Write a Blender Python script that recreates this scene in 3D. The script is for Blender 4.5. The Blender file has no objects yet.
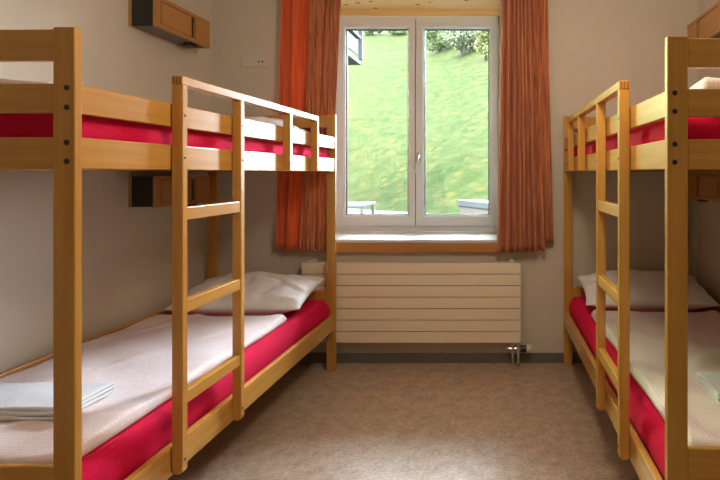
import bpy, bmesh, math, random
from mathutils import Vector, Matrix, noise

random.seed(7)
S = bpy.context.scene
C = S.collection
PI = math.pi

# ------------------------------------------------------------------ camera
cam_d = bpy.data.cameras.new('camera')
cam = bpy.data.objects.new('camera', cam_d)
C.objects.link(cam)
cam.location = (0, 0, 1.275)
cam.rotation_euler = (PI / 2, 0, 0)
cam_d.sensor_width = 36
cam_d.lens = 525 / 720 * 36
cam_d.shift_x = (360 - 500) / 720
cam_d.shift_y = -(240 - 173) / 720
cam_d.clip_start = 0.05
cam_d.clip_end = 400
S.camera = cam

# ------------------------------------------------------------------ world, sun, lights, exposure
W = bpy.data.worlds.new('sky')
S.world = W
W.use_nodes = True
bg = W.node_tree.nodes['Background']
bg.inputs[0].default_value = (0.84, 0.91, 1.0, 1)
bg.inputs[1].default_value = 20.0

def light(name, kind, energy, color, loc=(0, 0, 0), rot=(0, 0, 0), size=None, size_y=None):
    d = bpy.data.lights.new(name, kind)
    d.energy = energy
    d.color = color
    if kind == 'AREA':
        d.shape = 'RECTANGLE'
        d.size = size
        d.size_y = size_y or size
    if kind == 'POINT':
        d.shadow_soft_size = size
    if kind == 'SUN':
        d.angle = size or 0.02
    o = bpy.data.objects.new(name, d)
    o.location = loc
    o.rotation_euler = rot
    C.objects.link(o)
    return o

# sun from behind and to the left of the house: the hill is sunlit, the room is not
light('sun', 'SUN', 10.0, (1.0, 0.95, 0.84), rot=(math.radians(38), 0, math.radians(-35)), size=0.02)
# added warm fill light between the bunks, above the frame, with no fitting
light('warm_fill_light', 'POINT', 27, (1.0, 0.83, 0.64), loc=(0.14, 1.58, 2.13), size=0.15)

# added area lights standing in for open sky at right, meadow bounce at left
def aim(o, target):
    o.rotation_euler = (Vector(target) - o.location).to_track_quat('-Z', 'Y').to_euler()
aim(light('sky_fill_light', 'AREA', 1250, (0.72, 0.85, 1.0), loc=(1.0, 6.2, 4.0), size=1.5, size_y=3.0), (-0.64, 4.0, 1.6))
aim(light('meadow_fill_light', 'AREA', 440, (0.66, 1.0, 0.50), loc=(-2.45, 6.4, 3.3), size=0.95, size_y=3.2), (-0.64, 4.0, 1.6))

S.view_settings.view_transform = 'Standard'
S.view_settings.look = 'None'
S.view_settings.exposure = 0.45
S.view_settings.gamma = 1.0
S.view_settings.use_curve_mapping = False

# ------------------------------------------------------------------ materials
def mat(name):
    m = bpy.data.materials.new(name)
    m.use_nodes = True
    nt = m.node_tree
    return m, nt, nt.nodes['Principled BSDF']

def ramp(nt, fac, stops):
    r = nt.nodes.new('ShaderNodeValToRGB')
    el = r.color_ramp.elements
    while len(el) < len(stops):
        el.new(0.5)
    for e, (p, c) in zip(el, stops):
        e.position = p
        e.color = (*c, 1)
    nt.links.new(fac, r.inputs[0])
    return r.outputs[0]

def coords(nt, scale=(1, 1, 1), kind='Object'):
    tc = nt.nodes.new('ShaderNodeTexCoord')
    mp = nt.nodes.new('ShaderNodeMapping')
    mp.inputs['Scale'].default_value = scale
    nt.links.new(tc.outputs[kind], mp.inputs[0])
    return mp.outputs[0]

def noise_tex(nt, vec, scale, detail=4, rough=0.5):
    n = nt.nodes.new('ShaderNodeTexNoise')
    n.inputs['Scale'].default_value = scale
    n.inputs['Detail'].default_value = detail
    n.inputs['Roughness'].default_value = rough
    nt.links.new(vec, n.inputs['Vector'])
    return n.outputs['Fac']

def bump(nt, b, height, strength, dist=0.002):
    n = nt.nodes.new('ShaderNodeBump')
    n.inputs['Strength'].default_value = strength
    n.inputs['Distance'].default_value = dist
    nt.links.new(height, n.inputs['Height'])
    nt.links.new(n.outputs[0], b.inputs['Normal'])

def simple(name, col, rough=0.5, metal=0.0, bump_scale=None, bump_str=0.2, spread=0.0):
    m, nt, b = mat(name)
    b.inputs['Roughness'].default_value = rough
    b.inputs['Metallic'].default_value = metal
    v = coords(nt)
    f = noise_tex(nt, v, bump_scale or 20)
    k = spread
    lo = tuple(c * (1 - k) for c in col)
    hi = tuple(min(1, c * (1 + k)) for c in col)
    nt.links.new(ramp(nt, f, [(0.3, lo), (0.7, hi)]), b.inputs['Base Color'])
    if bump_scale:
        bump(nt, b, f, bump_str)
    return m

def wood(name, axis, dark, light_c, rough=0.25):
    m, nt, b = mat(name)
    sc = [26.0, 26.0, 26.0]
    sc[axis] = 1.1
    v = coords(nt, tuple(sc))
    f = noise_tex(nt, v, 1.0, 5, 0.6)
    sc2 = [160.0, 160.0, 160.0]
    sc2[axis] = 7.0
    v2 = coords(nt, tuple(sc2))
    g = noise_tex(nt, v2, 1.0, 2, 0.5)
    mx = nt.nodes.new('ShaderNodeMath')
    mx.operation = 'MULTIPLY_ADD'
    nt.links.new(g, mx.inputs[0])
    mx.inputs[1].default_value = 0.25
    nt.links.new(f, mx.inputs[2])
    nt.links.new(ramp(nt, mx.outputs[0], [(0.38, dark), (0.82, light_c)]), b.inputs['Base Color'])
    b.inputs['Roughness'].default_value = rough
    bump(nt, b, g, 0.08, 0.001)
    return m

BD, BL = (0.50, 0.235, 0.040), (0.64, 0.34, 0.082)
WOOD = [wood('beech_%s' % 'xyz'[i], i, BD, BL) for i in range(3)]
ENDGRAIN = wood('beech_end_grain', 1, (0.26, 0.12, 0.035), (0.34, 0.16, 0.05))
BOXWOOD = wood('box_veneer', 1, (0.40, 0.19, 0.055), (0.50, 0.25, 0.075), 0.4)
PINE = wood('pine', 0, (0.78, 0.52, 0.23), (0.90, 0.68, 0.36), 0.5)
APRON = wood('apron_wood', 0, (0.45, 0.19, 0.05), (0.56, 0.26, 0.075), 0.45)

def wall_mat():
    m, nt, b = mat('wall_plaster')
    v = coords(nt)
    f = noise_tex(nt, v, 85, 3, 0.6)
    g = noise_tex(nt, v, 3, 2)
    nt.links.new(ramp(nt, g, [(0.3, (0.655, 0.595, 0.50)), (0.7, (0.685, 0.625, 0.53))]), b.inputs['Base Color'])
    b.inputs['Roughness'].default_value = 0.85
    bump(nt, b, f, 0.55, 0.003)
    return m
WALL = wall_mat()
CEIL = simple('ceiling_paint', (0.74, 0.71, 0.66), 0.9, bump_scale=60)
BASEB = simple('baseboard_grey', (0.16, 0.145, 0.125), 0.5, spread=0.1)

def floor_mat():
    m, nt, b = mat('linoleum')
    v = coords(nt)
    a = noise_tex(nt, v, 14, 8, 0.72)
    c = noise_tex(nt, coords(nt, (1, 1.6, 1)), 60, 4, 0.7)
    mx = nt.nodes.new('ShaderNodeMath')
    mx.operation = 'ADD'
    nt.links.new(a, mx.inputs[0])
    nt.links.new(c, mx.inputs[1])
    hf = nt.nodes.new('ShaderNodeMath')
    hf.operation = 'MULTIPLY'
    nt.links.new(mx.outputs[0], hf.inputs[0])
    hf.inputs[1].default_value = 0.5
    nt.links.new(ramp(nt, hf.outputs[0], [(0.38, (0.32, 0.225, 0.155)), (0.5, (0.50, 0.375, 0.275)), (0.62, (0.66, 0.53, 0.42))]), b.inputs['Base Color'])
    b.inputs['Roughness'].default_value = 0.33
    bump(nt, b, c, 0.06, 0.001)
    return m
FLOOR = floor_mat()

def sheet_mat(name, lo, hi, scale=260, strength=0.35):
    m, nt, b = mat(name)
    v = coords(nt)
    f = noise_tex(nt, v, scale, 3, 0.6)
    nt.links.new(ramp(nt, f, [(0.3, lo), (0.7, hi)]), b.inputs['Base Color'])
    b.inputs['Roughness'].default_value = 0.9
    b.inputs['Specular IOR Level'].default_value = 0.15
    bump(nt, b, f, strength, 0.003)
    return m
RED = sheet_mat('red_terry_sheet', (0.54, 0.003, 0.036), (0.78, 0.011, 0.088))
TOWEL = sheet_mat('white_terry', (0.70, 0.72, 0.76), (0.82, 0.83, 0.86), 300, 0.5)

def duvet_mat():
    m, nt, b = mat('jacquard_duvet')
    v = coords(nt)
    vo = nt.nodes.new('ShaderNodeTexVoronoi')
    vo.inputs['Scale'].default_value = 70
    vo.inputs['Randomness'].default_value = 0.15
    nt.links.new(v, vo.inputs['Vector'])
    nt.links.new(ramp(nt, vo.outputs['Distance'], [(0.25, (0.87, 0.79, 0.80)), (0.5, (0.78, 0.65, 0.64))]), b.inputs['Base Color'])
    b.inputs['Roughness'].default_value = 0.75
    bump(nt, b, noise_tex(nt, v, 30, 3), 0.25, 0.006)
    return m
DUVET = duvet_mat()
PILLOW = sheet_mat('grey_satin_pillow', (0.82, 0.83, 0.87), (0.88, 0.89, 0.93), 22, 0.3)
PILLOW.node_tree.nodes['Principled BSDF'].inputs['Roughness'].default_value = 0.45

def curtain_mat(name, a, b_, c, trans):
    m, nt, b = mat(name)
    v = coords(nt, (230, 230, 2))
    f = noise_tex(nt, v, 1.0, 3, 0.6)
    nt.links.new(ramp(nt, f, [(0.40, a), (0.5, b_), (0.60, c)]), b.inputs['Base Color'])
    b.inputs['Roughness'].default_value = 0.9
    b.inputs['Sheen Weight'].default_value = 0.2
    bump(nt, b, noise_tex(nt, coords(nt), 300, 2), 0.3, 0.002)
    tr = nt.nodes.new('ShaderNodeBsdfTranslucent')
    tr.inputs[0].default_value = (*c, 1)
    mix = nt.nodes.new('ShaderNodeMixShader')
    mix.inputs[0].default_value = trans
    nt.links.new(b.outputs[0], mix.inputs[1])
    nt.links.new(tr.outputs[0], mix.inputs[2])
    nt.links.new(mix.outputs[0], nt.nodes['Material Output'].inputs[0])
    return m
CURT = curtain_mat('striped_rust_curtain', (0.28, 0.075, 0.030), (0.58, 0.185, 0.08), (0.80, 0.32, 0.15), 0.15)
CURT_O = curtain_mat('orange_curtain', (0.66, 0.085, 0.022), (0.80, 0.13, 0.035), (0.88, 0.20, 0.06), 0.15)

WHITE = simple('window_white', (0.74, 0.78, 0.84), 0.35, spread=0.01)
SILL = simple('white_sill', (0.66, 0.66, 0.66), 0.3, spread=0.02)
RADI = simple('radiator_enamel', (0.92, 0.81, 0.64), 0.35, spread=0.01)
RAD_GAP = simple('radiator_gap', (0.16, 0.12, 0.08), 0.6)
GASKET = simple('dark_gasket', (0.03, 0.06, 0.08), 0.5)
SOCKET = simple('socket_plastic', (0.70, 0.65, 0.56), 0.4)
BLACK = simple('black_laminate', (0.018, 0.020, 0.020), 0.55, bump_scale=300)
CAP = simple('black_cap', (0.02, 0.018, 0.016), 0.4)
STEEL = simple('brushed_steel', (0.62, 0.60, 0.56), 0.3, 0.9)
CREAM = simple('cream_plastic', (0.75, 0.66, 0.48), 0.45)
SLATW = simple('slat_wood', (0.50, 0.33, 0.17), 0.6, spread=0.1)

def grille_mat():
    m, nt, b = mat('perforated_grille')
    v = coords(nt, (50, 50, 50))
    vo = nt.nodes.new('ShaderNodeTexVoronoi')
    vo.inputs['Randomness'].default_value = 0.0
    vo.inputs['Scale'].default_value = 1.0
    nt.links.new(v, vo.inputs['Vector'])
    nt.links.new(ramp(nt, vo.outputs['Distance'], [(0.26, (0.50, 0.46, 0.40)), (0.34, (0.012, 0.012, 0.012))]), b.inputs['Base Color'])
    b.inputs['Roughness'].default_value = 0.5
    return m
GRILLE = grille_mat()

def glass_mat():
    m, nt, b = mat('window_glass')
    nt.nodes.remove(b)
    t = nt.nodes.new('ShaderNodeBsdfTransparent')
    t.inputs[0].default_value = (0.97, 0.985, 0.98, 1)
    g = nt.nodes.new('ShaderNodeBsdfGlossy')
    g.inputs['Roughness'].default_value = 0.02
    fr = nt.nodes.new('ShaderNodeFresnel')
    fr.inputs[0].default_value = 1.45
    mix = nt.nodes.new('ShaderNodeMixShader')
    nt.links.new(fr.outputs[0], mix.inputs[0])
    nt.links.new(t.outputs[0], mix.inputs[1])
    nt.links.new(g.outputs[0], mix.inputs[2])
    nt.links.new(mix.outputs[0], nt.nodes['Material Output'].inputs[0])
    return m
GLASS = glass_mat()

def grass_mat():
    m, nt, b = mat('meadow_grass')
    v = coords(nt)
    a = noise_tex(nt, v, 1.6, 8, 0.8)
    c1 = ramp(nt, a, [(0.36, (0.0085, 0.021, 0.0015)), (0.48, (0.0185, 0.031, 0.005)), (0.60, (0.030, 0.038, 0.012))])
    vo = nt.nodes.new('ShaderNodeTexVoronoi')
    vo.inputs['Scale'].default_value = 1.7
    nt.links.new(v, vo.inputs['Vector'])
    dots = ramp(nt, vo.outputs['Distance'], [(0.20, (1, 1, 1)), (0.34, (0, 0, 0))])
    mx = nt.nodes.new('ShaderNodeMixRGB')
    nt.links.new(dots, mx.inputs[0])
    nt.links.new(c1, mx.inputs[1])
    mx.inputs[2].default_value = (0.041, 0.040, 0.007, 1)
    nt.links.new(mx.outputs[0], b.inputs['Base Color'])
    b.inputs['Roughness'].default_value = 0.95
    b.inputs['Specular IOR Level'].default_value = 0.1
    bump(nt, b, a, 0.6, 0.3)
    return m
GRASS = grass_mat()
ROAD = simple('pale_road', (0.045, 0.045, 0.047), 0.9, bump_scale=30, spread=0.08)
STONE = simple('pink_stone', (0.05, 0.043, 0.041), 0.9, bump_scale=18, spread=0.15)
SLATE = simple('slate_cap', (0.026, 0.031, 0.038), 0.7, bump_scale=25, spread=0.15)
BLUEG = simple('blue_grey_metal', (0.014, 0.019, 0.024), 0.5, spread=0.1)
BALCW = simple('blue_grey_boards', (0.024, 0.030, 0.040), 0.7, spread=0.15)
RENDERW = simple('pale_render', (0.05, 0.05, 0.045), 0.9, bump_scale=30)
LEAF = simple('leaf_green', (0.048, 0.074, 0.016), 0.7, bump_scale=3, spread=0.45)
LEAF_D = simple('leaf_grey_green', (0.060, 0.078, 0.036), 0.7, bump_scale=3, spread=0.4)
LEAF_Y = simple('leaf_yellow_green', (0.066, 0.080, 0.014), 0.7, bump_scale=3, spread=0.4)
BARK = simple('bark', (0.012, 0.009, 0.009), 0.9, bump_scale=20)

# ------------------------------------------------------------------ builders
def box(bm, x0, x1, y0, y1, z0, z1, bev=0.0, seg=2):
    r = bmesh.ops.create_cube(bm, size=1.0)
    vs = r['verts']
    sx, sy, sz = abs(x1 - x0), abs(y1 - y0), abs(z1 - z0)
    for v in vs:
        v.co = Vector(((x0 + x1) / 2 + v.co.x * sx, (y0 + y1) / 2 + v.co.y * sy, (z0 + z1) / 2 + v.co.z * sz))
    if bev:
        es = list({e for v in vs for e in v.link_edges})
        bmesh.ops.bevel(bm, geom=es, offset=min(bev, 0.45 * min(sx, sy, sz)), segments=seg, profile=0.5, affect='EDGES')

def cyl(bm, p0, p1, r0, r1=None, seg=16):
    p0, p1 = Vector(p0), Vector(p1)
    d = p1 - p0
    m = Matrix.Translation((p0 + p1) / 2) @ d.to_track_quat('Z', 'Y').to_matrix().to_4x4()
    bmesh.ops.create_cone(bm, cap_ends=True, segments=seg, radius1=r0, radius2=r0 if r1 is None else r1, depth=d.length, matrix=m)

def obj(name, bm, m, parent=None, smooth=False):
    me = bpy.data.meshes.new(name)
    bmesh.ops.recalc_face_normals(bm, faces=bm.faces)
    bm.to_mesh(me)
    bm.free()
    me.materials.append(m)
    if smooth:
        for p in me.polygons:
            p.use_smooth = True
    o = bpy.data.objects.new(name, me)
    C.objects.link(o)
    if parent:
        o.parent = parent
    return o

def boxo(name, dims, m, parent=None, bev=0.0):
    bm = bmesh.new()
    box(bm, *dims, bev=bev)
    return obj(name, bm, m, parent)

def tag(o, label, cat, group=None):
    o['label'] = label
    o['category'] = cat
    if group:
        o['group'] = group
    return o

def empty(name, loc=(0, 0, 0), rz=0.0):
    o = bpy.data.objects.new(name, None)
    o.location = loc
    o.rotation_euler = (0, 0, rz)
    o.empty_display_size = 0.1
    C.objects.link(o)
    return o

def struct(o):
    o['kind'] = 'structure'
    return o

# ------------------------------------------------------------------ room shell
XL, XR, YB, YW, YO, ZC = -1.94, 1.335, -1.6, 3.532, 4.10, 2.64
WX0, WX1, WZ0, WZ1 = -1.325, 0.035, 0.80, 2.512     # window recess

struct(boxo('floor', (XL - .2, XR + .2, YB - .2, YW + .01, -0.12, 0), FLOOR))
struct(boxo('ceiling', (XL - .2, XR + .2, YB - .2, YW + .01, ZC, ZC + .15), CEIL))
struct(boxo('wall_left', (XL - .2, XL, YB - .2, YW, 0, ZC), WALL))
struct(boxo('wall_right', (XR, XR + .2, YB - .2, YW, 0, ZC), WALL))
struct(boxo('wall_rear', (XL, XR, YB - .2, YB, 0, ZC), WALL))
bm = bmesh.new()
box(bm, XL - .2, WX0, YW, YO, -0.1, ZC + .15)
box(bm, WX1, XR + .2, YW, YO, -0.1, ZC + .15)
box(bm, WX0, WX1, YW, YO, -0.1, WZ0)
box(bm, WX0, WX1, YW, YO, WZ1 + .02, ZC + .15)
struct(obj('wall_back', bm, WALL))
bm = bmesh.new()
box(bm, XL + .012, XR - .012, YW - .012, YW, 0, .067, .002)
struct(obj('baseboard_back', bm, BASEB))
bm = bmesh.new()
box(bm, XL, XL + .012, YB + .012, YW, 0, .067, .002)
struct(obj('baseboard_left', bm, BASEB))
bm = bmesh.new()
box(bm, XR - .012, XR, YB + .012, YW, 0, .067, .002)
struct(obj('baseboard_right', bm, BASEB))

# pine soffit of the recess (boards, with knots) and strip over the frame
bm = bmesh.new()
box(bm, WX0, WX1, YW + .002, 3.99, WZ1, WZ1 + .02)
box(bm, WX0, WX1, 3.972, 3.99, 2.468, WZ1)
soffit = struct(obj('trim_1', bm, PINE))
random.seed(3)
for i in range(9):
    kx = WX0 + .12 + random.random() * 1.15
    ky = 3.60 + random.random() * .34
    bm = bmesh.new()
    a = random.uniform(.008, .014)
    cyl(bm, (0, 0, 0), (0, 0, .0006), a, a * .8, 10)
    for v in bm.verts:
        v.co.x *= 1.7
        v.co += Vector((kx, ky, WZ1 - .0006))
    obj('wood_knot', bm, simple('knot', (0.22, 0.10, 0.035), 0.6) if i == 0 else bpy.data.materials['knot'], soffit)

# sill and wooden apron under it
bm = bmesh.new()
box(bm, WX0, WX1, 3.51, 4.02, .802, .828, .003)
box(bm, -1.455, 0.235, 3.497, 3.531, .808, .828, .004)
struct(obj('trim_2', bm, SILL))
struct(boxo('trim_3', (-1.459, 0.24, 3.487, 3.531, .748, .806), APRON, bev=.003))

# ------------------------------------------------------------------ window
ZF = 4.01
def px(x, Y): return (x - 500) / 525 * Y
def pz(y, Y): return 1.275 + (173 - y) / 525 * Y
win = struct(empty('window_1', (0, 0, 0)))
XM = px(415.8, ZF)
bm = bmesh.new()     # outer frame
fx0, fx1, fz0, fz1 = WX0, WX1, .829, 2.50
box(bm, fx0, fx0 + .065, ZF, ZF + .06, fz0, fz1, .003)
box(bm, fx1 - .065, fx1, ZF, ZF + .06, fz0, fz1, .003)
box(bm, fx0 + .06, fx1 - .06, ZF, ZF + .06, fz0, .872, .003)
box(bm, fx0 + .06, fx1 - .06, ZF, ZF + .06, 2.445, fz1, .003)
obj('window_frame', bm, WHITE, win)
def sash(x0, x1, gx0, gx1):
    z0, z1, gz0, gz1 = .870, 2.467, pz(216, ZF), pz(27.5, ZF)
    bm = bmesh.new()
    f, b = ZF - .018, ZF + .045
    box(bm, x0, gx0, f, b, z0, z1, .004)
    box(bm, gx1, x1, f, b, z0, z1, .004)
    box(bm, gx0 - .004, gx1 + .004, f, b, z0, gz0, .004)
    box(bm, gx0 - .004, gx1 + .004, f, b, gz1, z1, .004)
    # glazing bead
    t = .009
    box(bm, gx0 - .003, gx0 + t, f + .012, b, gz0, gz1, .003)
    box(bm, gx1 - t, gx1 + .003, f + .012, b, gz0, gz1, .003)
    box(bm, gx0, gx1, f + .012, b, gz0 - .003, gz0 + t, .003)
    box(bm, gx0, gx1, f + .012, b, gz1 - t, gz1 + .003, .003)
    o = obj('window_sash', bm, WHITE, win)
    g = bmesh.new()
    gx0 += t; gx1 -= t; gz0 += t; gz1 -= t
    q = .008
    for d in ((gx0 - .002, gx0 + q, gz0, gz1), (gx1 - q, gx1 + .002, gz0, gz1), (gx0, gx1, gz0 - .002, gz0 + q * .6), (gx0, gx1, gz1 - q, gz1 + .002)):
        box(g, d[0], d[1], ZF + .018, ZF + .032, d[2], d[3])
    obj('gasket', g, GASKET, o)
    boxo('pane', (gx0, gx1, ZF + .022, ZF + .028, gz0, gz1), GLASS, o)
    return o
sl = sash(px(334, ZF), XM - .003, px(344.5, ZF), px(409.5, ZF))
sr = sash(XM + .003, px(498, ZF), px(423, ZF), px(490.5, ZF))
boxo('gap_seal', (XM - .004, XM + .004, ZF + .002, ZF + .03, .872, 2.465), GASKET, win)
# handle
hx, hz = px(419, ZF), pz(157, ZF)
bm = bmesh.new()
box(bm, hx - .014, hx + .014, ZF - .030, ZF - .018, hz - .034, hz + .034, .005)
cyl(bm, (hx, ZF - .03, hz), (hx, ZF - .062, hz), .010)
p0, p1 = Vector((hx + .004, ZF - .058, hz + .012)), Vector((hx - .022, ZF - .066, hz - .115))
cyl(bm, p0, p1, .0095, .008)
obj('window_handle', bm, STEEL, sr, smooth=True)
bm = bmesh.new()
cyl(bm, (px(497.5, ZF), ZF - .022, pz(28, ZF)), (px(497.5, ZF), ZF - .022, pz(17, ZF)), .009)
obj('hinge', bm, STEEL, win, smooth=True)

# ------------------------------------------------------------------ bunk beds
WB = 0.83
BEDS = {
    'left': dict(s=-1, o=(-1.0965, 1.353, 0), a=-math.radians(0.99)),
    'right': dict(s=1, o=(0.4597, 1.441, 0), a=math.radians(1.04)),
}

def make_bed(side):
    d = BEDS[side]
    s = d['s']
    root = empty('bunk_bed', d['o'], d['a'])
    def part(name, u0, u1, v0, v1, z0, z1, ax, parent=root, m=None, bev=.003):
        return boxo(name, (min(s * u0, s * u1), max(s * u0, s * u1), v0, v1, z0, z1), m or WOOD[ax], parent, bev)
    def bolt(parent, u, v, z, r, axis, sgn):
        bm = bmesh.new()
        if axis == 'v':
            cyl(bm, (s * u, v, z), (s * u, v - .0025, z), r, r * .85, 14)
        else:
            cyl(bm, (s * u, v, z), (s * (u - .002), v, z), r, r * .85, 12)
        return obj('bolt_cap', bm, CAP, parent)
    P = 0.057
    for (u0, u1) in ((0, P), (WB - P, WB)):
        for (v0, v1) in ((0, .025), (2.03, 2.055)):
            p = part('post', u0, u1, v0, v1, 0, 1.652, 2)
            if v0 == 0:
                ub = .0205 if u0 == 0 else WB - .0205
                for z in (1.495, 1.4445, 1.354, 1.305, .345, .292):
                    bolt(p, ub, 0.0005, z, .0078, 'v', -1)
    for z0, z1 in ((.266, .362), (1.285, 1.3685), (1.43, 1.506)):
        part('side_rail', .004, .029, .025, 2.03, z0, z1, 1)
    for z0, z1 in ((.266, .362), (.43, .512), (1.285, 1.3685), (1.43, 1.506)):
        part('side_rail', WB - .029, WB - .004, .025, 2.03, z0, z1, 1)
    for v0, v1 in ((.003, .022), (2.033, 2.052)):
        for z0, z1 in ((.272, .36), (.422, .514), (1.284, 1.368), (1.43, 1.507), (1.566, 1.647)):
            part('end_board', P, WB - P, v0, v1, z0, z1, 0)
    for zb in (.296, 1.312):
        bm = bmesh.new()
        for u0, u1 in ((.029, .045), (WB - .045, WB - .029)):
            box(bm, min(s * u0, s * u1), max(s * u0, s * u1), .03, 2.03, zb - .018, zb - .0005)
        for k in range(14):
            v = .06 + k * .14
            box(bm, *sorted((s * .0295, s * (WB - .0295))), v, v + .07, zb - .0005, zb + .016, .002)
        obj('slat_base', bm, SLATW, root)
    # ladder with guard rail, bolted to the aisle side
    T = -.036
    def stile(v0, z0, z1):
        bm = bmesh.new()
        if z0 < 1:
            # rounded lower end
            n = 8
            prof = [(v0, z1), (v0 + .03, z1)]
            u0, u1 = T, 0.0
            zc = z0 + .014
            pts = [(T, z1), (0.0, z1), (0.0, zc)]
            r = .018
            for k in range(1, n):
                a = PI * k / n
                pts.append((-.018 + r * math.cos(a), zc - .014 * math.sin(a)))
            pts.append((T, zc))
            f = [bm.verts.new((s * u, v0, z)) for u, z in pts]
            b = [bm.verts.new((s * u, v0 + .03, z)) for u, z in pts]
            bm.faces.new(f)
            bm.faces.new(b)
            for k in range(len(pts)):
                j = (k + 1) % len(pts)
                bm.faces.new((f[k], f[j], b[j], b[k]))
            bmesh.ops.bevel(bm, geom=[e for e in bm.edges if abs(e.verts[0].co.y - e.verts[1].co.y) < 1e-6], offset=.0025, segments=2, affect='EDGES')
        else:
            box(bm, *sorted((s * T, 0)), v0, v0 + .03, z0, z1, .0025)
        return obj('ladder_stile' if z0 < 1 else 'guard_post', bm, WOOD[2], root)
    for v0, z0 in ((.389, .272), (.77, .272), (1.247, 1.287), (1.613, 1.287)):
        p = stile(v0, z0, 1.5685)
        for z in ((1.467, 1.326, .318) if z0 < 1 else (1.467, 1.326)):
            bolt(p, T, v0 + .015, z, .0045, 'u', -1)
    part('guard_rail', T, 0, .389, 1.643, 1.5685, 1.598, 1, bev=.0025)
    rail = root.children[-1]
    for k in range(3):       # finger joint showing end grain
        u0 = T + .003 + k * .0115
        boxo('finger_joint', (*sorted((s * u0, s * (u0 + .0062))), .3882, .3895, 1.571, 1.5955), ENDGRAIN, rail)
    for z0, z1 in ((1.116, 1.160), (.803, .847), (.497, .540)):
        part('rung', T + .003, -.006, .417, .772, z0, z1, 1)
    return root

bl = make_bed('left')
tag(bl, 'beech bunk bed with ladder along the left wall, two red mattresses on it', 'bunk bed', 'bunk beds along the walls')
br = make_bed('right')
tag(br, 'beech bunk bed with ladder along the right wall, cut by the right edge of photo', 'bunk bed', 'bunk beds along the walls')

# ------------------------------------------------------------------ bedding
def bed_place(o, side, u, v, z, rz=0.0):
    d = BEDS[side]
    ca, sa = math.cos(d['a']), math.sin(d['a'])
    x, y = d['s'] * u, v
    o.location = (d['o'][0] + ca * x - sa * y, d['o'][1] + sa * x + ca * y, z)
    o.rotation_euler = (0, 0, d['a'] + rz)
    return o

def soft_slab(name, m, w, l, h, rad, nu=26, nv=60, crown=0.0, wrinkle=0.0, wscale=(6, 6), seed=0, edge=0.0, extra=None):
    """closed cushion slab, footprint w x l centred at origin, bottom at z=0"""
    bm = bmesh.new()
    def prof(t, half):
        e = half - abs(t)
        return 1.0 if e >= rad else math.sqrt(max(0.0, 1 - ((rad - e) / rad) ** 2))
    def axis(n, half):
        ks = [-half + rad * (1 - math.cos(PI / 2 * k / 5)) for k in range(5)]
        mid = [-half + rad + (2 * half - 2 * rad) * k / n for k in range(n + 1)]
        return ks + mid + [-t for t in reversed(ks)]
    xs, ys = axis(nu, w / 2), axis(nv, l / 2)
    top, bot = {}, {}
    for i, x in enumerate(xs):
        for j, y in enumerate(ys):
            p = min(prof(x, w / 2), prof(y, l / 2)) if True else 0
            q = prof(x, w / 2) * prof(y, l / 2)
            hh = h * (0.5 + 0.5 * q)
            if p < 1e-6:
                hh = h * 0.5
            nz = noise.fractal(Vector((x * wscale[0] + seed, y * wscale[1], seed * 1.7)), 1.0, 2.0, 4)
            hh += q * (crown * (1 - (2 * x / w) ** 2) * (1 - (2 * y / l) ** 4) + wrinkle * nz)
            if extra:
                hh += q * extra(x, y)
            ex = edge * noise.noise(Vector((y * 3 + seed, 3.1, 0))) * (1 if x > 0 else -1) * (abs(2 * x / w) ** 3)
            top[i, j] = bm.verts.new((x + ex, y, hh))
            zb = h * 0.5 * (1 - q)
            if 0 < i < len(xs) - 1 and 0 < j < len(ys) - 1:
                bot[i, j] = bm.verts.new((x + ex, y, zb))
            else:
                bot[i, j] = top[i, j]
    for i in range(len(xs) - 1):
        for j in range(len(ys) - 1):
            for dct, fl in ((top, False), (bot, True)):
                vs = [dct[i, j], dct[i + 1, j], dct[i + 1, j + 1], dct[i, j + 1]]
                if fl:
                    vs.reverse()
                try:
                    bm.faces.new(vs)
                except ValueError:
                    pass
    return obj(name, bm, m, smooth=True)

def pillow(name, w, l, h, seed, m=None):
    bm = bmesh.new()
    N = 40
    top, bot = {}, {}
    for i in range(N + 1):
        for j in range(N + 1):
            a, b = -1 + 2 * i / N, -1 + 2 * j / N
            # concave outline towards the corners
            k = 1 - 0.055 * (1 - a * a) * abs(b) ** 3
            k2 = 1 - 0.055 * (1 - b * b) * abs(a) ** 3
            x, y = a * w / 2 * k2, b * l / 2 * k
            t = (max(0, 1 - abs(a) ** 2.3) ** .62) * (max(0, 1 - abs(b) ** 2.3) ** .62)
            nz = noise.fractal(Vector((a * 2.2 + seed, b * 2.2, seed)), .9, 2.0, 3)
            # seam folds running in from the ends
            fold = .018 * math.sin(11 * b + 2 * seed + 3 * nz) * (abs(a) ** 1.5) * t
            fold += .018 * abs(noise.noise(Vector((a * 3.1 + b * 1.7 + seed, b * 3.5 - a, seed * 2)))) * t
            fold -= .026 * max(0, .25 - abs(noise.noise(Vector((a * 1.9 - b + seed, b * 2.3 + a * .6, 7.7))))) * 4 * t
            z = h * .5 + h * .62 * t * (1 + .10 * nz) + fold
            zb = h * .5 - h * .5 * min(1, t * 1.5)
            top[i, j] = bm.verts.new((x, y, z))
            bot[i, j] = bm.verts.new((x, y, zb)) if (0 < i < N and 0 < j < N) else top[i, j]
    for i in range(N):
        for j in range(N):
            for dct, fl in ((top, 0), (bot, 1)):
                vs = [dct[i, j], dct[i + 1, j], dct[i + 1, j + 1], dct[i, j + 1]]
                if fl:
                    vs.reverse()
                try:
                    bm.faces.new(vs)
                except ValueError:
                    pass
    return obj(name, bm, m or PILLOW, smooth=True)

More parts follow.
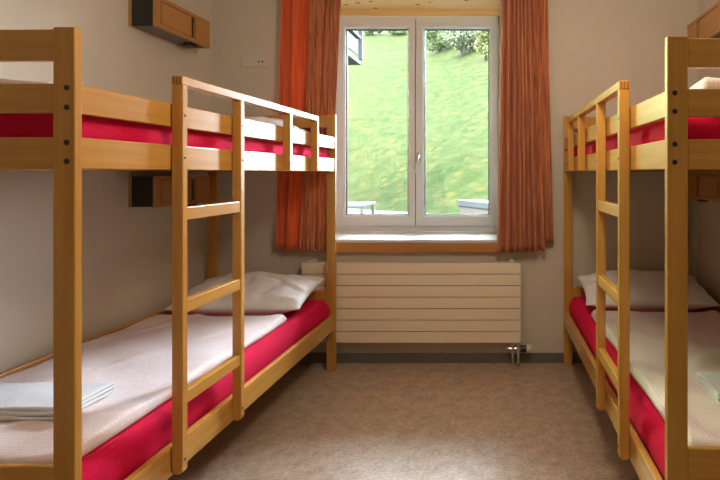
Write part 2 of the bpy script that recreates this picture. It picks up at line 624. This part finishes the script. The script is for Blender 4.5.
MW = WB - .064
def mattress(side, z, h, label):
    o = soft_slab('mattress', RED, MW, 1.985, h, .045, crown=.0, wrinkle=.0015, wscale=(5, 5), seed=3 if side == 'left' else 8)
    bed_place(o, side, WB / 2, 1.03, z)
    return tag(o, label, 'mattress', 'red mattresses on the bunks')
ZLOW, ZUP = .312, 1.328
mattress('left', ZLOW, .158, 'red sheeted mattress on the lower bunk at left')
mattress('right', ZLOW, .158, 'red sheeted mattress on the lower bunk at right')
mattress('left', ZUP, .125, 'red sheeted mattress on the upper bunk at left, seen between the rails')
mattress('right', ZUP, .125, 'red sheeted mattress on the upper bunk at right, seen between the rails')

def wr(seed, s):
    def f(x, y):
        return .006 * math.sin(16 * (x * .35 + y) + 3 * noise.noise(Vector((x * 3 + seed, y * 2, 0)))) * (0.5 + noise.noise(Vector((x * 2, y * 2, seed)))) \
            + .012 * max(0, noise.noise(Vector((x * 3.0 + y * 1.2 + seed, y * .9, 4.2)))) \
            + .010 * max(0, .12 - abs(noise.noise(Vector((x * 2.4 - y * 1.1 + seed, y * .7 + x, 9.1))))) / .12
    return f
def duvet_low(side, u_edge, v1, label, seed):
    w = WB - .05 - u_edge
    l = v1 - .036
    o = soft_slab('duvet', DUVET, w, l, .042, .021, nu=40, nv=90, crown=.004, wrinkle=.004, wscale=(4, 4), seed=seed, edge=.012, extra=wr(seed, side))
    bed_place(o, side, u_edge + w / 2, .036 + l / 2, ZLOW + .1585)
    return tag(o, label, 'duvet', 'pinkish duvets on the lower bunks')
duvet_low('left', .072, 1.46, 'pinkish patterned duvet spread over the lower bunk at left', 2)
duvet_low('right', .072, 1.46, 'pinkish patterned duvet spread over the lower bunk at right', 5)

def duvet_up(side, label, seed, hump):
    w = WB - .20
    def ex(x, y):
        t = max(0.0, 1 - (y + .62) / .45)
        t = min(1.0, t)
        return hump * t * t * (3 - 2 * t) + .006 * math.sin(14 * x + 9 * y)
    o = soft_slab('duvet', DUVET, w, 1.30, .046, .022, nu=40, nv=60, wrinkle=.004, wscale=(7, 7), seed=seed, extra=ex)
    bed_place(o, side, .115 + w / 2, .05 + .65, ZUP + .124)
    return tag(o, label, 'duvet', 'duvets on the upper bunks')
duvet_up('left', 'rumpled pale duvet on the upper bunk at left, seen through the end boards', 11, .034)
duvet_up('right', 'rumpled pale duvet on the upper bunk at right, seen through the end boards', 14, .052)

def place_pillow(side, u, v, z, w, l, h, rz, label, seed, tilt=(0, 0)):
    o = pillow('pillow', w, l, h, seed)
    bed_place(o, side, u, v, z, rz)
    o.rotation_euler = (tilt[0], tilt[1], o.rotation_euler.z)
    return tag(o, label, 'pillow', 'pale pillows on the bunks')
place_pillow('left', .40, 1.735, ZLOW + .189, .74, .47, .142, .04, 'plump grey satin pillow on the lower bunk at left', 1.3, (.17, 0))
place_pillow('right', .44, 1.74, ZLOW + .189, .76, .47, .14, -.04, 'plump grey pillow on the lower bunk at right', 4.1, (.17, 0))
place_pillow('left', .43, 1.70, ZUP + .126, .68, .44, .125, .03, 'white pillow on the upper bunk at left, behind the guard rail', 6.2)

def towel(side, u, v, rz, label, seed):
    root = empty('towel')
    for k in range(3):
        o = soft_slab('fold', TOWEL, .44 - k * .014, .21 - k * .006, .013, .006, nu=26, nv=16, wrinkle=.005, wscale=(6, 6), seed=seed + k, edge=.02)
        o.parent = root
        o.location = (-.006 * k * BEDS[side]['s'], .003 * k, .012 * k)
    bed_place(root, side, u, v, ZLOW + .160 + .050, rz)
    return tag(root, label, 'towel', 'folded white towels on the duvets')
towel('left', .455, .335, .03, 'folded white towel lying on the duvet of the lower left bunk', 2)
towel('right', .475, .34, -.05, 'folded white towel at the right edge, on the lower right duvet', 7)

# ------------------------------------------------------------------ wall boxes
def wall_box(wall_sgn, y0, z0, label):
    """small wooden box on a side wall; wall_sgn -1 left wall, +1 right wall"""
    xw = XL if wall_sgn < 0 else XR
    root = empty('wall_cabinet', (xw, y0, z0))
    L, D, H = .502, .150, .163
    k = -wall_sgn              # direction into the room
    def b(name, d0, d1, a0, a1, h0, h1, m, parent=root, bev=.0015):
        return boxo(name, (*sorted((k * d0, k * d1)), a0, a1, h0, h1), m, parent, bev)
    b('back_board', .001, .016, 0, L, 0, H, BOXWOOD)
    b('end_panel', .0155, D - .0195, .004, .016, .003, H - .003, BLACK)
    b('carcass', .0155, D - .0195, .016, L - .014, .003, H - .003, BLACK)
    b('far_end_board', .0155, D - .0195, L - .014, L, 0, H, BOXWOOD)
    b('bottom_grille', .018, D - .022, .02, L * .74, .0005, .0035, GRILLE)
    # front board with an opening for the door
    d0, d1 = D - .02, D
    bm = bmesh.new()
    oa, ob, oz0, oz1 = .030, .352, .020, H - .020
    for a0, a1, h0, h1 in ((0, oa, 0, H), (ob, L, 0, H), (oa, ob, 0, oz0), (oa, ob, oz1, H)):
        box(bm, *sorted((k * d0, k * d1)), a0, a1, h0, h1)
    obj('front_board', bm, BOXWOOD, root)
    b('gap_shade_plate', d0 - .0005, d0 + .005, oa - .004, ob + .004, oz0 - .004, oz1 + .004, BLACK, bev=0)  # black plate behind the door, puts the shade of the gaps into colour
    b('door', d0 + .006, d1 - .001, oa + .012, ob - .040, oz0 + .003, oz1 - .003, BOXWOOD)
    bm = bmesh.new()
    box(bm, *sorted((k * (D - .075), k * (D - .028))), L * .70, L * .82, -.016, .004, .003)
    obj('switch_block', bm, CAP, root)
    return tag(root, label, 'wall cabinet', 'small wooden cabinets on the side walls')
wall_box(-1, 2.738, 2.043, 'small wooden wall cabinet with black end, high above the left upper bunk')
wall_box(-1, 2.738, 1.095, 'small wooden wall cabinet over the left lower bunk, just under the upper bunk')
wall_box(1, 2.82, 2.043, 'small wooden wall cabinet at the top right, above the right upper bunk')
wall_box(1, 2.82, 1.118, 'small wooden wall cabinet over the right lower bunk, behind the bed post')

# ------------------------------------------------------------------ curtains
def curtain_panel(name, m, parent, xt0, xt1, xb0, xb1, zt, zb0, zb1, y, amp, n, seed, pleat=True, N=150, M=40):
    bm = bmesh.new()
    front, back = [], []
    for j in range(M + 1):
        t = j / M
        rf, rb = [], []
        for i in range(N + 1):
            q = i / N
            x0 = xt0 + (xb0 - xt0) * t
            x1 = xt1 + (xb1 - xt1) * t
            wob = .30 * noise.noise(Vector((q * 3 + seed, t * 1.2, 0)))
            ph = 2 * PI * n * (q + .04 * math.sin(q * 9 + seed)) + wob * 2.0
            prof = math.sin(ph) + .28 * math.sin(2 * ph + seed)
            a = amp * (.75 + .25 * t) * (1 + .5 * noise.noise(Vector((q * 5, seed, t))))
            x = x0 + (x1 - x0) * q + (.22 * (x1 - x0) / n * math.cos(ph) if pleat else 0)
            yy = y + a * prof
            z = zt + (zb0 + (zb1 - zb0) * q - zt) * t + (.004 * math.sin(ph) if j == M else 0)
            rf.append(bm.verts.new((x, yy, z)))
            rb.append(bm.verts.new((x, yy + .003, z)))
        front.append(rf)
        back.append(rb)
    for j in range(M):
        for i in range(N):
            bm.faces.new((front[j][i], front[j + 1][i], front[j + 1][i + 1], front[j][i + 1]))
            bm.faces.new((back[j][i], back[j][i + 1], back[j + 1][i + 1], back[j + 1][i]))
    for j in range(M):
        for i in (0, N):
            vs = (front[j][i], front[j + 1][i], back[j + 1][i], back[j][i])
            bm.faces.new(vs)
    for i in range(N):
        for j in (0, M):
            bm.faces.new((front[j][i], front[j][i + 1], back[j][i + 1], back[j][i]))
    return obj(name, bm, m, parent, smooth=True)

YC = 3.45
cl = tag(empty('curtain', (0, 0, 0)), 'rust and bright orange curtain at the left side of the window', 'curtain', 'curtains beside the window')
o = curtain_panel('flat_fold', CURT_O, cl, px(281.5, YC), px(311.5, YC), px(275.5, YC), px(301.5, YC), 2.60, pz(248, YC), pz(249, YC), YC, .013, 1.6, 2.0, pleat=False)
o['label'] = 'bright orange flat fold'
curtain_panel('pleated_fold', CURT, cl, px(311, YC), px(342.5, YC), px(300, YC), px(330, YC), 2.60, pz(249, YC), pz(249.5, YC), YC, .021, 6.5, 5.0)
cr = tag(empty('curtain', (0, 0, 0)), 'rust striped pleated curtain at the right side of the window', 'curtain', 'curtains beside the window')
curtain_panel('pleated_fold', CURT, cr, px(501.5, YC), px(534, YC), px(497, YC), px(544.5, YC), 2.60, pz(252, YC), pz(250, YC), YC, .021, 8.0, 1.0)
curtain_panel('side_fold', CURT, cr, px(530, YC), px(547, YC), px(538, YC), px(553.5, YC), 2.60, pz(244.5, YC), pz(242.5, YC), YC + .022, .008, 2.3, 3.0)

# ------------------------------------------------------------------ radiator
rad = tag(empty('radiator', (-.583, 3.47, 0)), 'cream flat panel radiator with seven horizontal bands under the window', 'radiator')
RX = .719
zt, zb = .686, .158
boxo('back_panel', (-RX + .006, RX - .006, -.016, .030, zb + .004, zt - .006), RAD_GAP, rad)
hh = (zt - zb) / 7
for k in range(7):
    boxo('panel', (-RX, RX, -.026, -.014, zb + k * hh + .0022, zb + (k + 1) * hh - .0022), RADI, rad, .0025)
for sx in (-1, 1):
    boxo('side_cover', (*sorted((sx * RX, sx * (RX - .005))), -.015, .030, zb + .004, zt - .004), RADI, rad)
bm = bmesh.new()
for k in range(90):
    x = -RX + .02 + k * (2 * RX - .04) / 90
    box(bm, x, x + .006, -.012, .028, zt - .007, zt)
obj('top_grille', bm, RADI, rad)
for sx in (-.66, .66):
    bm = bmesh.new()
    box(bm, sx - .018, sx + .018, -.014, .058, zt, zt + .012, .004)
    box(bm, sx - .018, sx + .018, .030, .060, zt - .25, zt + .004, .002)
    obj('bracket', bm, WHITE, rad)
# valve set
vx = .102 + .583
bm = bmesh.new()
cyl(bm, (vx - .055, -.012, .118), (vx + .04, -.012, .118), .013)
cyl(bm, (vx - .062, -.012, .118), (vx - .045, -.012, .118), .017, seg=6)
cyl(bm, (vx - .018, -.012, .16), (vx - .018, -.012, .085), .014)
cyl(bm, (vx + .018, -.012, .16), (vx + .018, -.012, .085), .014)
cyl(bm, (vx + .02, -.012, .118), (vx + .032, -.012, .118), .018, seg=6)
obj('valve', bm, STEEL, rad, smooth=False)
for dx in (-.018, .018):
    bm = bmesh.new()
    cyl(bm, (vx + dx, -.012, .09), (vx + dx, -.012, 0.001), .0075)
    obj('pipe', bm, STEEL, rad, smooth=True)
bm = bmesh.new()
cyl(bm, (vx + .032, -.012, .118), (vx + .072, -.012, .118), .021, .023)
obj('valve_collar', bm, CAP, rad, smooth=False)
bm = bmesh.new()
cyl(bm, (vx + .072, -.012, .118), (vx + .102, -.012, .118), .029, .026)
obj('thermostat_knob', bm, CREAM, rad, smooth=False)

# ------------------------------------------------------------------ wall socket
sx0, sx1, sz0, sz1 = px(241.9, YW), px(267.3, YW), pz(67.8, YW), pz(55.6, YW)
sock = tag(empty('wall_socket', ((sx0 + sx1) / 2, YW, (sz0 + sz1) / 2)), 'double beige socket plate on the back wall, left of the curtain', 'socket')
hw, hz2 = (sx1 - sx0) / 2, (sz1 - sz0) / 2
boxo('cover_plate', (-hw, hw, -.009, 0, -hz2, hz2), SOCKET, sock, .003)
boxo('insert', (-hw + .008, -.004, -.0115, -.008, -hz2 + .008, hz2 - .008), SOCKET, sock, .002)
boxo('insert', (.004, hw - .008, -.0115, -.008, -hz2 + .008, hz2 - .008), SOCKET, sock, .002)
bm = bmesh.new()
for xx in (.034, .058):
    cyl(bm, (xx, -.0112, -.002), (xx, -.0122, -.002), .0062, seg=10)
obj('outlet_hole', bm, CAP, sock)
bm = bmesh.new()
cyl(bm, (-.042, -.0112, 0), (-.042, -.0135, 0), .006, seg=10)
obj('aerial_plug', bm, STEEL, sock)

# ------------------------------------------------------------------ outside
def ytoe(x):
    return min(19.8, max(14.8, 14.6 - .75 * x))
def hill(x, y):
    d = y - ytoe(x)
    h = 0.0 if d < 0 else .45 * d * min(1, .55 + d / 9) + .25 * noise.noise(Vector((x * .12, y * .12, 0))) * min(1, d / 4)
    side = x - (.12 * y + 1.0)          # the hill falls away to the right
    if side > 0:
        h *= max(0.0, 1 - side / 6) ** 2
    return h
bm = bmesh.new()
nx, ny = 90, 110
gx = [-55 + 90 * i / nx for i in range(nx + 1)]
gy = [4.25 + 78 * (j / ny) ** 1.35 for j in range(ny + 1)]
vv = [[bm.verts.new((x, y, hill(x, y) - .02)) for y in gy] for x in gx]
for i in range(nx):
    for j in range(ny):
        bm.faces.new((vv[i][j], vv[i + 1][j], vv[i + 1][j + 1], vv[i][j + 1]))
struct(obj('ground', bm, GRASS, smooth=True))
# pale lane at the toe of the hill
bm = bmesh.new()
pts = [-14 + k * .5 for k in range(37)]
a = [bm.verts.new((x, ytoe(x) - 4.5, .0)) for x in pts]
b = [bm.verts.new((x, ytoe(x) - .1 + .15 * noise.noise(Vector((x, 0, 0))), .03)) for x in pts]
for k in range(len(pts) - 1):
    bm.faces.new((a[k], a[k + 1], b[k + 1], b[k]))
struct(obj('road', bm, ROAD))

def ray_hit(pxx, pyy):
    dx, dz = (pxx - 500) / 525, (173 - pyy) / 525
    y = 10.0
    while y < 80:
        if hill(dx * y, y) >= 1.275 + dz * y:
            break
        y += .05
    return Vector((dx * y, y, hill(dx * y, y)))

def bush(label, pxx, pyy, wpx, hpx, seed, m, trunk=True):
    base = ray_hit(pxx, pyy)
    sc = base.y / 525
    w, h = wpx * sc, hpx * sc
    root = empty('bush', base)
    rnd = random.Random(seed)
    bm = bmesh.new()
    lobes = []
    for k in range(13):
        lobes.append((Vector((rnd.uniform(-.34, .34) * w, rnd.uniform(-.25, .25) * w, h * rnd.uniform(.18, .75))), rnd.uniform(.18, .27) * w))
    for c, r in lobes:
        for k in range(300):
            d = Vector((rnd.gauss(0, 1), rnd.gauss(0, 1), rnd.gauss(0, 1))).normalized()
            p = c + Vector((d.x * r, d.y * r, d.z * r * min(1.2, h / w + .25))) * rnd.uniform(.6, 1.05)
            if p.z < .02 * h:
                continue
            s = rnd.uniform(.10, .2) * .1 * w + .05
            n = (d + Vector((rnd.gauss(0, .6), rnd.gauss(0, .6), rnd.gauss(0, .6) + .3))).normalized()
            t = n.orthogonal().normalized()
            t = (t * math.cos(k) + n.cross(t) * math.sin(k))
            bt = n.cross(t)
            vs = [bm.verts.new(p + t * s * q0 + bt * s * .6 * q1) for q0, q1 in ((-1, 0), (0, -1), (1.1, 0), (0, 1))]
            bm.faces.new(vs)
    obj('foliage', bm, m, root)
    bm = bmesh.new()
    for k in range(5):
        cyl(bm, (rnd.uniform(-.05, .05) * w, 0, -.1), (rnd.uniform(-.25, .25) * w, rnd.uniform(-.1, .1) * w, h * .55), .035 * w * .5, .01 * w, 7)
    obj('stem', bm, BARK, root)
    return tag(root, label, 'bush', 'bushes on the hill')
bush('dark green round bush on the hill, left one in the right window pane', 440, 52, 40, 33, 1, LEAF)
bush('pale green bush on the hill in the middle of the right pane', 463, 56, 38, 38, 2, LEAF_D)
bush('yellowish green bush at the right edge of the right pane', 486, 60, 30, 40, 3, LEAF_Y)
bush('small distant bush at the top of the left pane, beside the balcony', 373, 35, 18, 13, 4, LEAF)
bush('small distant bush at the top right of the left pane', 399, 35, 18, 13, 5, LEAF)

# low stone wall with slate cap
A, B = Vector((px(457, 8.0), 8.0, 0)), Vector((px(488, 7.2), 7.2, 0))
dirv = (B - A).normalized()
ln = 1.7
lw = tag(empty('garden_wall', A, math.atan2(dirv.y, dirv.x)), 'low pale stone wall with grey slate cap outside, bottom of right pane', 'garden wall')
boxo('masonry', (.03, ln, .02, .33, -.05, .775), STONE, lw, .01)
boxo('slate_cap', (0, ln, 0, .36, .775, .866), SLATE, lw, .008)

# garden table outside, bottom of left pane
YT = 7.0
tx1 = px(364, YT)
tb = tag(empty('garden_table', (tx1 - .7, YT + .35, 0)), 'blue grey metal garden table outside, bottom left of left pane', 'table')
boxo('tabletop', (-.7, .7, -.35, .35, pz(207.3, YT) , pz(204.6, YT)), BLUEG, tb, .005)
for sx_ in (-.66, .66):
    for sy_ in (-.31, .31):
        boxo('leg', (sx_ - .02, sx_ + .02, sy_ - .02, sy_ + .02, -.02, pz(207.3, YT) + .002), BLUEG, tb, .003)

# corner of the neighbouring chalet with its balcony
nb = tag(empty('chalet', (-6.2, 11, 0)), 'blue grey chalet balcony corner seen at the top left of the left pane', 'building')
def nbx(name, x0, x1, y0, y1, z0, z1, m, bev=.01):
    return boxo(name, (x0 + 6.2, x1 + 6.2, y0 - 11, y1 - 11, z0, z1), m, nb, bev)
nbx('house_wall', -12, -5.15, 6.5, 15.6, -.1, 8.0, RENDERW)
nbx('balcony_floor', -5.15, -4.22, 7.5, 15.95, 4.55, 4.67, BALCW)
nbx('balustrade_board', -4.27, -4.23, 7.5, 15.6, 4.78, 5.22, BALCW)
nbx('handrail', -4.32, -4.18, 7.5, 15.8, 5.30, 5.38, BALCW)
nbx('corner_post', -4.28, -4.16, 15.85, 15.97, 4.70, 8.0, BALCW)
nbx('upper_balcony_floor', -5.15, -4.20, 7.5, 15.9, 5.78, 5.90, BALCW)
